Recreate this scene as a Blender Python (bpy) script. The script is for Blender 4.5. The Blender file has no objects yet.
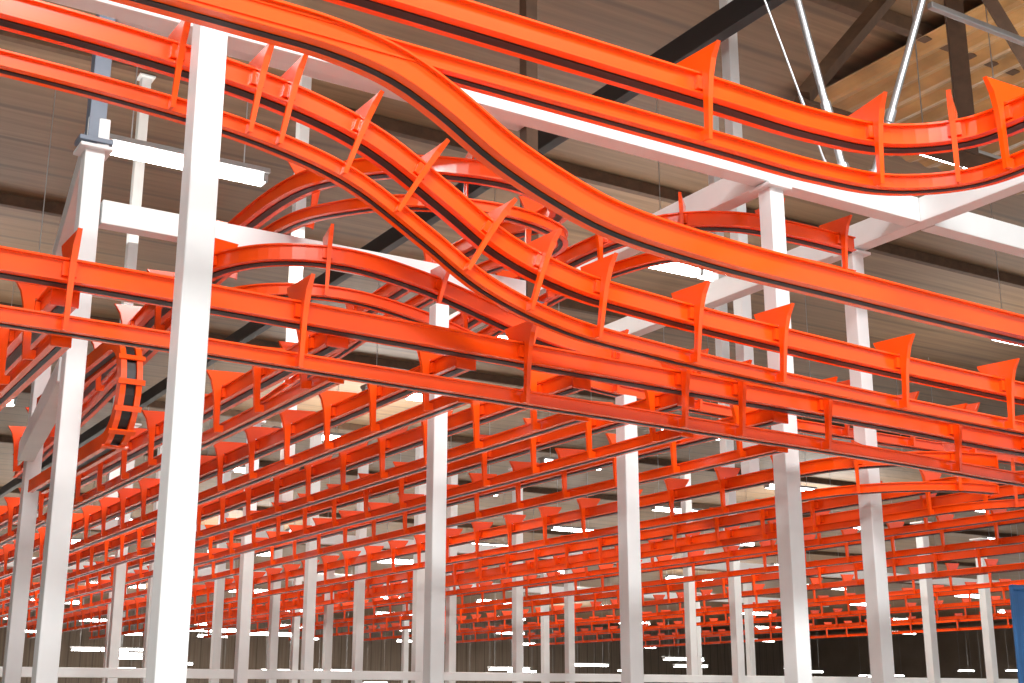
import bpy, math, random
from mathutils import Vector, Matrix
random.seed(4)
S=bpy.context.scene
S.view_settings.view_transform='Standard'
CZ=1.6
# ---------- materials ----------
def mat(name,col,rough=.5,metal=0,noise=0.0,nscale=6,emit=None,es=0,bump=0,spec=.5,coat=0):
    m=bpy.data.materials.new(name);m.use_nodes=True
    nt=m.node_tree;b=nt.nodes['Principled BSDF']
    b.inputs['Roughness'].default_value=rough;b.inputs['Metallic'].default_value=metal
    b.inputs['Specular IOR Level'].default_value=spec
    b.inputs['Coat Weight'].default_value=coat;b.inputs['Coat Roughness'].default_value=.12
    b.inputs['Base Color'].default_value=(*col,1)
    if noise or bump:
        tc=nt.nodes.new('ShaderNodeTexCoord');n=nt.nodes.new('ShaderNodeTexNoise')
        n.inputs['Scale'].default_value=nscale;n.inputs['Detail'].default_value=5
        nt.links.new(tc.outputs['Object'],n.inputs['Vector'])
        r=nt.nodes.new('ShaderNodeValToRGB')
        r.color_ramp.elements[0].position=.3;r.color_ramp.elements[1].position=.7
        r.color_ramp.elements[0].color=(*[c*(1-noise) for c in col],1)
        r.color_ramp.elements[1].color=(*[min(1,c*(1+noise*.5)) for c in col],1)
        nt.links.new(n.outputs['Fac'],r.inputs['Fac']);nt.links.new(r.outputs['Color'],b.inputs['Base Color'])
        if bump:
            bp=nt.nodes.new('ShaderNodeBump');bp.inputs['Strength'].default_value=bump;bp.inputs['Distance'].default_value=.02
            nt.links.new(n.outputs['Fac'],bp.inputs['Height']);nt.links.new(bp.outputs['Normal'],b.inputs['Normal'])
    if emit:
        b.inputs['Emission Color'].default_value=(*emit,1);b.inputs['Emission Strength'].default_value=es
    return m
ORANGE=mat('orange_paint',(.96,.085,.0015),.26,noise=.10,nscale=3,spec=.5,coat=.35)
BLACK=mat('black_chain',(.012,.010,.010),.45)
WHITE=mat('white_paint',(.76,.79,.79),.4,noise=.05,nscale=4)
STEEL=mat('galvanised_steel',(.5,.52,.54),.35,metal=.8,noise=.1)
BSTEEL=mat('bluegrey_steel',(.16,.20,.26),.45,noise=.15)
DARK=mat('black_steel',(.012,.012,.014),.5)
TIMB=mat('brown_timber',(.10,.052,.026),.7,noise=.3,nscale=8)
GOLD=mat('roof_light_sheet',(.42,.23,.08),.3,noise=.4,nscale=2)
BLUE=mat('blue_tarp',(.03,.16,.42),.5,noise=.15,nscale=5)
TUBE=mat('lamp_tube',(1,1,1),.4,emit=(1,.99,.97),es=18)
def plankmat(name,c1,c2,axis,scale,rough=.6):
    m=bpy.data.materials.new(name);m.use_nodes=True;nt=m.node_tree;b=nt.nodes['Principled BSDF']
    b.inputs['Roughness'].default_value=rough
    tc=nt.nodes.new('ShaderNodeTexCoord');mp=nt.nodes.new('ShaderNodeMapping')
    sc=[.25,.25,.25];sc[axis]=6
    mp.inputs['Scale'].default_value=sc
    n=nt.nodes.new('ShaderNodeTexNoise');n.inputs['Scale'].default_value=1.5;n.inputs['Detail'].default_value=6
    w=nt.nodes.new('ShaderNodeTexWave');w.wave_type='BANDS';w.bands_direction='XYZ'[axis]
    w.inputs['Scale'].default_value=scale
    r=nt.nodes.new('ShaderNodeValToRGB');r.color_ramp.elements[0].position=.25;r.color_ramp.elements[1].position=.75
    r.color_ramp.elements[0].color=(*c1,1);r.color_ramp.elements[1].color=(*c2,1)
    r2=nt.nodes.new('ShaderNodeValToRGB');r2.color_ramp.elements[0].position=.0;r2.color_ramp.elements[1].position=.04
    r2.color_ramp.elements[0].color=(.6,.6,.6,1);r2.color_ramp.elements[1].color=(1,1,1,1)
    mx=nt.nodes.new('ShaderNodeMix');mx.data_type='RGBA';mx.blend_type='MULTIPLY';mx.inputs[0].default_value=1
    L=nt.links.new
    L(tc.outputs['Object'],mp.inputs['Vector']);L(mp.outputs[0],n.inputs['Vector']);L(n.outputs['Fac'],r.inputs['Fac'])
    L(tc.outputs['Object'],w.inputs['Vector']);L(w.outputs['Fac'],r2.inputs['Fac'])
    L(r.outputs['Color'],mx.inputs[6]);L(r2.outputs['Color'],mx.inputs[7]);L(mx.outputs[2],b.inputs['Base Color'])
    return m
CEIL=plankmat('ceiling_planks',(.15,.088,.045),(.27,.17,.095),1,.3,.55)
WALL=plankmat('wall_cladding',(.20,.15,.11),(.29,.23,.18),0,.3,.8)
FLOOR=mat('concrete_floor',(.5,.47,.43),.5,noise=.2,nscale=2)
# ---------- mesh builder ----------
class MB:
    def __init__(s): s.v=[];s.f=[];s.m=[];s.mats=[]
    def mi(s,m):
        if m not in s.mats: s.mats.append(m)
        return s.mats.index(m)
    def box(s,c,d,m,M=None):
        k=len(s.v);i=s.mi(m)
        for x in(-1,1):
            for y in(-1,1):
                for z in(-1,1):
                    p=Vector((c[0]+x*d[0]/2,c[1]+y*d[1]/2,c[2]+z*d[2]/2))
                    s.v.append(M@p if M else p)
        for f in((0,1,3,2),(4,6,7,5),(0,4,5,1),(2,3,7,6),(0,2,6,4),(1,5,7,3)):
            s.f.append([k+a for a in f]);s.m.append(i)
    def prism(s,poly,O,A,B,N,th,m):
        k=len(s.v);n=len(poly);i=s.mi(m)
        for sg in(-.5,.5):
            for (a,b) in poly: s.v.append(O+A*a+B*b+N*(sg*th))
        s.f.append([k+j for j in range(n)][::-1]);s.m.append(i)
        s.f.append([k+n+j for j in range(n)]);s.m.append(i)
        for j in range(n):
            q=(j+1)%n;s.f.append([k+j,k+q,k+n+q,k+n+j]);s.m.append(i)
    def sweep(s,fr,poly,m):
        k=len(s.v);n=len(poly);i=s.mi(m)
        for (P,T,Sd,N) in fr:
            for (a,b) in poly: s.v.append(P+Sd*a+N*b)
        for r in range(len(fr)-1):
            for j in range(n):
                q=(j+1)%n
                s.f.append([k+r*n+j,k+r*n+q,k+(r+1)*n+q,k+(r+1)*n+j]);s.m.append(i)
        s.f.append([k+j for j in range(n)][::-1]);s.m.append(i)
        e=k+(len(fr)-1)*n;s.f.append([e+j for j in range(n)]);s.m.append(i)
    def tube(s,p,q,r,m,n=12):
        p=Vector(p);q=Vector(q);T=(q-p).normalized()
        A=T.orthogonal().normalized();B=T.cross(A)
        s.sweep([(p,T,A,B),(q,T,A,B)],[(r*math.cos(2*math.pi*i/n),r*math.sin(2*math.pi*i/n)) for i in range(n)],m)
    def done(s,name,bevel=0):
        me=bpy.data.meshes.new(name);me.from_pydata([tuple(v) for v in s.v],[],s.f)
        for m in s.mats: me.materials.append(m)
        for p,i in zip(me.polygons,s.m): p.material_index=i
        me.update()
        import bmesh
        b=bmesh.new();b.from_mesh(me);bmesh.ops.recalc_face_normals(b,faces=b.faces);b.to_mesh(me);b.free()
        o=bpy.data.objects.new(name,me);S.collection.objects.link(o)
        if bevel:
            md=o.modifiers.new('bevel','BEVEL');md.width=bevel;md.segments=2;md.limit_method='ANGLE'
        return o
# ---------- tracks ----------
def catmull(pts,step=.06):
    P=[Vector(p) for p in pts]
    P=[P[0]*2-P[1]]+P+[P[-1]*2-P[-2]]
    out=[]
    for i in range(1,len(P)-2):
        a,b,c,d=P[i-1:i+3];L=(c-b).length
        n=max(2,int(L/step)) 
        t0=0;t1=t0+max(1e-4,(b-a).length)**.5;t2=t1+max(1e-4,(c-b).length)**.5;t3=t2+max(1e-4,(d-c).length)**.5
        for j in range(n):
            t=t1+(t2-t1)*j/n
            A1=a*((t1-t)/(t1-t0))+b*((t-t0)/(t1-t0));A2=b*((t2-t)/(t2-t1))+c*((t-t1)/(t2-t1));A3=c*((t3-t)/(t3-t2))+d*((t-t2)/(t3-t2))
            B1=A1*((t2-t)/(t2-t0))+A2*((t-t0)/(t2-t0));B2=A2*((t3-t)/(t3-t1))+A3*((t-t1)/(t3-t1))
            out.append(B1*((t2-t)/(t2-t1))+B2*((t-t1)/(t2-t1)))
    out.append(P[-2]);return out
def frames(pts,side=None):
    fr=[]
    for i,p in enumerate(pts):
        T=(pts[min(i+1,len(pts)-1)]-pts[max(i-1,0)]).normalized()
        Sd=Vector(side) if side else T.cross(Vector((0,0,1))).normalized()
        N=Sd.cross(T).normalized();fr.append((p,T,Sd,N))
    return fr
def hat(w,h,lip,th,slot,t0):
    R=[(w+lip,h),(w+lip,h-th),(w,h-th),(w,-h+th),(w+lip,-h+th),(w+lip,-h),(slot,-h),(slot,-h+th),(w-th,-h+th),(w-th,h-th)]
    Lf=[(-a,b) for a,b in R[::-1]]
    return [(a,b+t0) for a,b in R+Lf]
UP=.225
P_UP=hat(.05,.05,.018,.009,.024,UP);P_LO=hat(.034,.034,.016,.008,.016,0)
C_UP=[(-.024,UP-.057),(.024,UP-.057),(.024,UP-.051),(-.024,UP-.051)]
C_UP2=[(-.022,UP-.05),(.022,UP-.05),(.022,UP-.0),(-.022,UP-.0)]
C_LO=[(-.013,-.038),(.013,-.038),(.013,-.0345),(-.013,-.0345)]
def at(fr,s):
    acc=0
    for i in range(len(fr)-1):
        L=(fr[i+1][0]-fr[i][0]).length
        if acc+L>=s:
            t=(s-acc)/L
            P=fr[i][0].lerp(fr[i+1][0],t);T=fr[i][1].lerp(fr[i+1][1],t).normalized()
            Sd=fr[i][2].lerp(fr[i+1][2],t).normalized();return P,T,Sd,Sd.cross(T).normalized()
        acc+=L
    return fr[-1]
def plen(fr): return sum((fr[i+1][0]-fr[i][0]).length for i in range(len(fr)-1))
BR=[(.100,-.04),(.110,.14),(.122,.24),(.140,.31),(.178,.372),(-.12,.385),(-.11,.36),(-.05,.285),(.074,.279),(.076,.14),(.074,.01),(.045,.01),(.045,-.036)]
def track(pts,near=1,sp=.62,off=.3,smooth=True,lower=True,brack=True,side=None,name='conveyor_track',at_s=None,sc=1,cap=False):
    pts=[Vector((x,y,z+CZ)) for x,y,z in pts]
    if smooth: pts=catmull(pts)
    fr=frames(pts,side);b=MB()
    q=lambda poly:[(a*sc,t*sc) for a,t in poly]
    fb=list(fr)
    if cap:
        P,T,Sd,N=fr[0];fb[0]=(P+T*.02,T,Sd,N)
        b.prism([(-.066*sc,(UP-.065)*sc),(.066*sc,(UP-.065)*sc),(.066*sc,(UP+.05)*sc),(-.066*sc,(UP+.05)*sc)],P,Sd,N,T,.012,ORANGE)
        b.prism([(-.048*sc,-.042*sc),(.048*sc,-.042*sc),(.048*sc,.034*sc),(-.048*sc,.034*sc)],P,Sd,N,T,.012,ORANGE)
    b.sweep(fr,q(P_UP),ORANGE);b.sweep(fb,q(C_UP),BLACK);b.sweep(fb,q(C_UP2),BLACK)
    if lower: b.sweep(fr,q(P_LO),ORANGE);b.sweep(fb,q(C_LO),BLACK)
    if brack:
        L=plen(fr)
        if at_s is None:
            at_s=[];s=off
            while s<L-.05: at_s.append(s);s+=sp
        for s in at_s:
            P,T,Sd,N=at(fr,s)
            A=Sd*near
            b.prism(q(BR),P,A,N,T,.012,ORANGE)
            def fl(p,r,w0,w1):
                k=len(b.v);i=b.mi(ORANGE)
                for (a,t),w in((p,w0),(r,w1)):
                    for u in(-w,w):
                        for o in(0,.006): b.v.append(P+A*(a*sc+o)+N*t*sc+T*u)
                for f in((0,1,3,2),(4,6,7,5),(0,4,5,1),(2,3,7,6),(0,2,6,4),(1,5,7,3)):
                    b.f.append([k+c for c in f]);b.m.append(i)
            fl((.100,-.045),(.110,.14),.010,.012);fl((.110,.14),(.122,.24),.012,.013);fl((.122,.24),(.140,.31),.013,.014);fl((.140,.31),(.178,.372),.014,.010)
            b.prism([(-.03,(UP-.03)*sc),(.03,(UP-.03)*sc),(.03,(UP+.03)*sc),(-.03,(UP+.03)*sc)],P+A*.062*sc,T,N,A,.022*sc,ORANGE)
    return b.done(name)
t1=track([(-2.5,3.9,2.28),(0,3.9,2.28),(2,3.9,2.28),(3.4,3.9,2.28),(4.0,3.9,2.28),(4.4,3.83,2.28),(4.66,3.58,2.28),(4.70,3.2,2.28),(4.70,2.4,2.28),(4.7,1.0,2.28)],at_s=[2.2,3.2,5.8,6.8,7.22,7.5,8.0])
def single(pts):
    P=catmull([Vector((x,y,z+CZ)) for x,y,z in pts]);fr=frames(P);b=MB()
    b.sweep(fr,hat(.045,.055,.016,.009,.016,0),ORANGE);b.sweep(fr,[(-.016,-.06),(.016,-.06),(.016,-.056),(-.016,-.056)],BLACK)
    return b.done('descending_rail')
t2=single([(-2.5,3.9,2.275),(0,3.9,2.275),(1.3,3.9,2.275),(1.65,3.9,2.268),(1.9,3.9,2.225),(2.1,3.9,2.14),(2.35,3.9,2.0),(2.6,3.9,1.9),(2.85,3.9,1.83),(3.3,3.9,1.785),(4.2,3.9,1.76),(5.3,3.9,1.74),(8,3.9,1.72)])
t2.parent=t1
track([(-2.5,5,2.43),(0,5,2.42),(1.2,5,2.40),(1.8,5,2.35),(2.22,5,2.25),(2.6,5,2.05),(2.92,5,1.87),(3.35,5,1.745),(3.9,5,1.69),(5.2,5,1.63),(6.8,5,1.59),(9,5,1.56)],at_s=[2.3,3.1,3.88,4.22,4.36,4.68,4.98,5.4,5.76,6.15,6.75,7.33,8.25,9.15,10])
track([(-2.5,5.4,1.52),(1,5.4,1.50),(3.2,5.4,1.46),(6,5.4,1.41),(7.2,5.4,1.375),(10,5.4,1.35)],at_s=[2.6,3.62,4.65,5.85,6.85,7.25,7.9,9.0,9.7,10.5])
track([(2.35,12.5,2.0),(2.35,10,2.15),(2.35,8.2,2.3),(2.4,7.4,2.33),(2.62,7.0,2.33),(3.0,6.85,2.33),(3.5,6.85,2.28),(4.5,6.85,2.05),(6,6.85,1.95),(10,6.85,1.9)],near=1,sp=.7)
track([(2.9,11,2.8),(2.9,9,2.98),(2.9,7.5,2.96),(2.95,6.85,2.86),(3.2,6.35,2.79),(3.75,6.15,2.77),(4.25,6.35,2.79),(4.46,6.85,2.86),(4.46,7.5,2.96),(4.46,9,2.98),(4.46,12,2.8)],near=-1,sp=1.4,off=.9)
track([(5.02,9.6,2.7),(5.02,7.6,2.84),(5.05,6.9,2.85),(5.2,6.42,2.85),(5.55,6.17,2.85),(6.0,6.12,2.85),(6.55,6.12,2.85)],near=1,sp=.6)
# vertical return bend
r=.30;zc=1.72
pp=[(1.9,9.4,zc+r),(1.9,8.4,zc+r),(1.9,7.6,zc+r)]
pp+=[(1.9,7.5-r*math.sin(a),zc+r*math.cos(a)) for a in [math.pi*i/14 for i in range(15)]]
pp+=[(1.9,7.6,zc-r),(1.9,8.4,zc-r),(1.9,9.4,zc-r)]
b=MB();P=[Vector((x,y,z+CZ)) for x,y,z in pp];fr=frames(P,side=(1,0,0))
for sx in(-.045,.045):
    b.sweep(fr,[(sx-.016,-.035),(sx+.016,-.035),(sx+.016,.05),(sx-.016,.05)],ORANGE)
b.sweep(fr,[(-.026,-.02),(.026,-.02),(.026,.03),(-.026,.03)],BLACK)
for i in range(4,17,2):
    Pq,T,Sd,N=fr[i]
    b.prism([(-.075,-.045),(.075,-.045),(.075,-.033),(-.075,-.033)],Pq,Sd,N,T,.03,ORANGE)
b.done('vertical_return_track')
# storage lanes
track([(1.15,5.5,1.47),(1.15,30,1.47)],near=-1,smooth=False,sp=.55,name='storage_lane_track',sc=.88,cap=True)
for k,c in enumerate([2.4,3.1,3.8,4.5,5.2,6.6,8.0,8.7,10.1,12.2,13.9,16.4,19.0,22.2]):
    y0=max(5.48,.68*c);z=1.515-.02*min(c,6)
    if c>6 and c<8.2:
        R=.9;arc=[(c+R-R*math.cos(a),6.75-R*math.sin(a),z) for a in [math.pi/2*i/10 for i in range(11)]][::-1]
        pts=arc+[(c,32,z)]
    else: pts=[(c,y0,z),(c,30,z)]
    track(pts,near=-1,smooth=False,sp=.62,off=.2+.07*(k%3),name='storage_lane_track',sc=.85,cap=True)
# ---------- posts ----------
def post(x,y,z0,z1,w=.115,cap=True,name='support_post'):
    b=MB();z0+=CZ;z1+=CZ
    b.box((x,y,(z0+z1)/2),(w,w,z1-z0),WHITE)
    if cap: b.box((x,y,z1-.012),(w+.08,w+.08,.024),WHITE)
    if z0<.05: b.box((x,y,.012),(w+.14,w+.14,.022),STEEL)
    return b.done(name,.006)
F=-CZ
for (x,y,t) in [(1.45,4.7,2.75),(1.65,7.5,3.2),(2.07,10.5,3.2),(5.55,5.82,3.2),(5.55,10.33,3.2),(6.95,6.47,3.2),(6.95,4.72,3.2),
    (4.85,13.2,2.9),(6.25,14.8,3.2),(11.15,12.74,1.9),(4.15,15.5,3.2),(4.85,16.5,3.2),(7.65,16.4,3.2),(7.65,14.66,3.2),(9.05,16.35,3.2),(9.75,15.7,3.2),
    (11.5,17,2.2),(11.85,14.5,3.2),(13.25,11.5,2.2),(15.35,12.3,2.2),(6.25,18.06,3.2),(6.95,17.7,3.2),(8.35,19,2.2),(5.55,21,2.2),(9.05,22,2.2),(13.0,20,2.2),(16.05,18,2.2),(18.15,22,2.2),(12.75,25,2.2)]:
    post(x,y,F,t)
post(3.45,6.42,F,2.22,w=.088,cap=False);post(4.85,6.5,F,1.86,w=.1,cap=False)
for (x,y,a,t) in [(7.65,8.47,1.8,7.3),(9.75,11.17,1.8,7.3),(3.75,14.6,2.0,7.3),(4.85,12.2,1.9,7.3)]:
    post(x,y,a,t,name='ceiling_hanger_post')
# ---------- beams ----------
def beam(p,q,w=.13,h=.18,m=WHITE,name='crossbeam',bev=.006):
    p=Vector(p);q=Vector(q);p.z+=CZ;q.z+=CZ
    T=(q-p).normalized();A=T.cross(Vector((0,0,1))).normalized();N=A.cross(T)
    b=MB();b.sweep([(p,T,A,N),(q,T,A,N)],[(-w/2,-h/2),(w/2,-h/2),(w/2,h/2),(-w/2,h/2)],m)
    return b.done(name,bev)
beam((0,5.82,3.3),(6.88,5.82,3.3));beam((7.03,5.82,3.3),(11,5.82,3.3))
beam((5.55,5.9,3.3),(5.55,10.4,3.3))
beam((6.95,3,3.3),(6.95,10.4,3.3))
beam((1.66,7.45,3.3),(2.09,10.4,3.3))
beam((1.72,7.5,2.80),(4.70,7.5,2.80),.11,.15)
beam((1.71,7.5,4.15),(4.70,7.5,4.15),.12,.16)
for x,z0,m in((1.65,3.22,BSTEEL),(4.76,2.7,TIMB)):
    b=MB();b.box((x,7.5,CZ+(z0+7.4)/2),(.10,.10,7.4-z0),m);b.box((x,7.5,CZ+z0+.02),(.2,.14,.03),BSTEEL);b.done('roof_hanger_column',.004)
beam((1.65,7.6,1.85),(2.0,10.42,1.85),.12,.15)
beam((2,10.5,3.3),(12,10.5,3.3))
beam((0,14.2,.27),(24,14.2,.27),.1,.1,name='guard_rail')
for y in(18,24): beam((2,y,2.3),(24,y,2.3),.12,.15)
# ---------- shell ----------
def slab(name,c,d,m):
    b=MB();b.box(c,d,m);return b.done(name)
slab('floor',(48,54,-.05),(130,130,.1),FLOOR)
slab('ceiling',(48,54,CZ+7.6),(130,124,.2),CEIL)
slab('wall_back',(48,116,4.5),(130,.2,9.2),WALL)
slab('wall_right',(113,54,4.5),(.2,124,9.2),WALL)
slab('wall_left',(-17,60,4.5),(.2,112,9.2),WALL)
beam((7.3,-4,6),(7.3,60,6),.13,.24,DARK,'steel_girder')
for y in(3.5,9,14.5,20,26,33,40,50,60): beam((-10,y,7.4),(70,y,7.4),.12,.18,TIMB,'timber_rafter')
beam((7.5,6,5.2),(20,6,5.2),.05,.05,STEEL,'steel_pipe')
b=MB()
def tm(p,q,w=.14):
    p=Vector(p)+Vector((0,0,CZ));q=Vector(q)+Vector((0,0,CZ));T=(q-p).normalized();A=T.orthogonal().normalized();B=T.cross(A)
    b.sweep([(p,T,A,B),(q,T,A,B)],[(-w/2,-w/2),(w/2,-w/2),(w/2,w/2),(-w/2,w/2)],TIMB)
tm((9.6,7.4,4.9),(9.6,7.4,7.49),.16);tm((9.6,7.4,7.38),(7.5,7.4,5.0),.12);tm((9.6,7.4,7.38),(11.7,7.4,5.0),.12);tm((7.42,7.4,4.9),(14,7.4,4.9),.14)
b.done('timber_truss')
b=MB();N=90
for i in range(N):
    for s in(0,1): b.v.append(Vector((11+i*.08,6.5+s*5,CZ+7.3+.03*math.sin(i*1.3))))
for i in range(N-1): b.f.append([2*i,2*i+2,2*i+3,2*i+1]);b.m.append(b.mi(GOLD))
b.done('corrugated_roof_sheet')
def rod(p,q,r=.026):
    b=MB();p=Vector(p)+Vector((0,0,CZ));q=Vector(q)+Vector((0,0,CZ));b.tube(p,q,r,STEEL)
    d=(q-p).normalized();b.tube(p,p+d*.12,r*1.7,STEEL);b.tube(p+d*.5,p+d*.6,r*1.4,STEEL)
    return b.done('hanger_rod')
rod((6.25,5.82,3.4),(5.75,6.3,7.4));rod((6.48,5.82,3.4),(7.5,5.0,7.4));rod((6.1,5.82,3.4),(5.0,6.3,7.4),.008)
# ---------- lights ----------
HOUS=mat('lamp_housing',(.35,.35,.34),.5)
def fixture(x,y,z=5,L=1.5,h=.06):
    b=MB();b.box((x,y,z+CZ+.07),(L,.22,.05),HOUS)
    for s in(-.25,.25): b.box((x+s*L,y,z+CZ),(L*.46,.12,h),TUBE)
    for s in(-.48,0,.48): b.box((x+s*L,y,z+CZ+.01),(.05,.14,.1),HOUS)
    for sx in(-.5,.5): b.tube((x+sx*L*.7,y,z+CZ+.08),(x+sx*L*.7,y,CZ+7.5),.006,STEEL,6)
    return b.done('ceiling_lamp')
for y in (7.6,11.6,15.5,19.4,23.5,28,33,38,44,51,60,72,88,105):
    for x in (3.45,9.8,16,22.5,29,36,44,54,66,80):
        if (x,y)==(3.45,7.6) or x>y*1.4+8: continue
        fixture(x,y,L=1.6 if y<40 else 2.6,h=.09 if y<40 else .2)
for i in range(34):
    y=random.uniform(42,100);r_=random.uniform(-.36,.42)
    x=y*(.524+.852*r_)/(.852-.524*r_)
    fixture(x,y,z=random.uniform(1.3,2.6),L=2.2,h=.12)
def area(loc,sx,sy,e,rot=(0,0,0),col=(1,.95,.88)):
    l=bpy.data.lights.new('hall_lamp_fill','AREA');l.shape='RECTANGLE';l.size=sx;l.size_y=sy;l.energy=e;l.color=col
    o=bpy.data.objects.new('hall_lamp_fill',l);o.location=loc;o.rotation_euler=rot;S.collection.objects.link(o)
cw=(1,.985,.97)
area((0,-1,8.2),4,1.2,900,col=cw);area((5,1,8.4),4,.8,750,col=cw);area((-2,3,8.4),2,.8,250,col=cw)  # out-of-view fill added overhead to brighten the near tracks
for x in(4,12,20):
    for y in(11.6,19.4): area((x,y,6.4),1.4,.1,210)
for (x,y) in[(3,5),(3,13),(12,6),(12,16),(3,24),(22,16),(14,30),(35,35),(20,55),(50,60),(25,90),(60,90)]:
    k=1 if y<28 else 4
    area((x,y,6.75),4,4,120*k,rot=(math.pi,0,0))  # added uplights with no visible fixture, only to brighten the ceiling
for (x,y) in[(10,50),(28,50),(50,50),(12,75),(36,75),(60,75),(85,70),(14,98),(40,98),(66,98),(95,45)]:
    area((x,y,6.9),14,.12,2400)  # long strips added to lift the dark far end and back wall
# blue tarp
b=MB();n=40
prof=[(8.03+i*.05,6.2+.03*math.sin(i*.9)) for i in range(n)]
k=0
for i in range(n-1):
    (x0,y0),(x1,y1)=prof[i],prof[i+1]
    b.v+= [Vector((x0,y0,.02)),Vector((x1,y1,.02)),Vector((x1,y1,2.38)),Vector((x0,y0,2.38))]
    b.f.append([k,k+1,k+2,k+3]);b.m.append(b.mi(BLUE));k+=4
b.tube((8.03,6.2,2.38),(10.0,6.2,2.38),.02,BLUE);b.tube((8.03,6.2,0),(8.03,6.2,2.38),.015,BLUE);b.tube((10,6.2,0),(10,6.2,2.38),.015,BLUE)
b.done('blue_curtain')
w=bpy.data.worlds.new('World');S.world=w;w.use_nodes=True
w.node_tree.nodes['Background'].inputs[0].default_value=(.97,.98,1,1);w.node_tree.nodes['Background'].inputs[1].default_value=.9
cd=bpy.data.cameras.new('cam');cd.sensor_width=36;cd.lens=45.7;cd.clip_end=300
co=bpy.data.objects.new('camera',cd);co.location=(0,0,CZ);co.rotation_euler=(math.radians(105.4),0,math.radians(-31.6))
S.collection.objects.link(co);S.camera=co
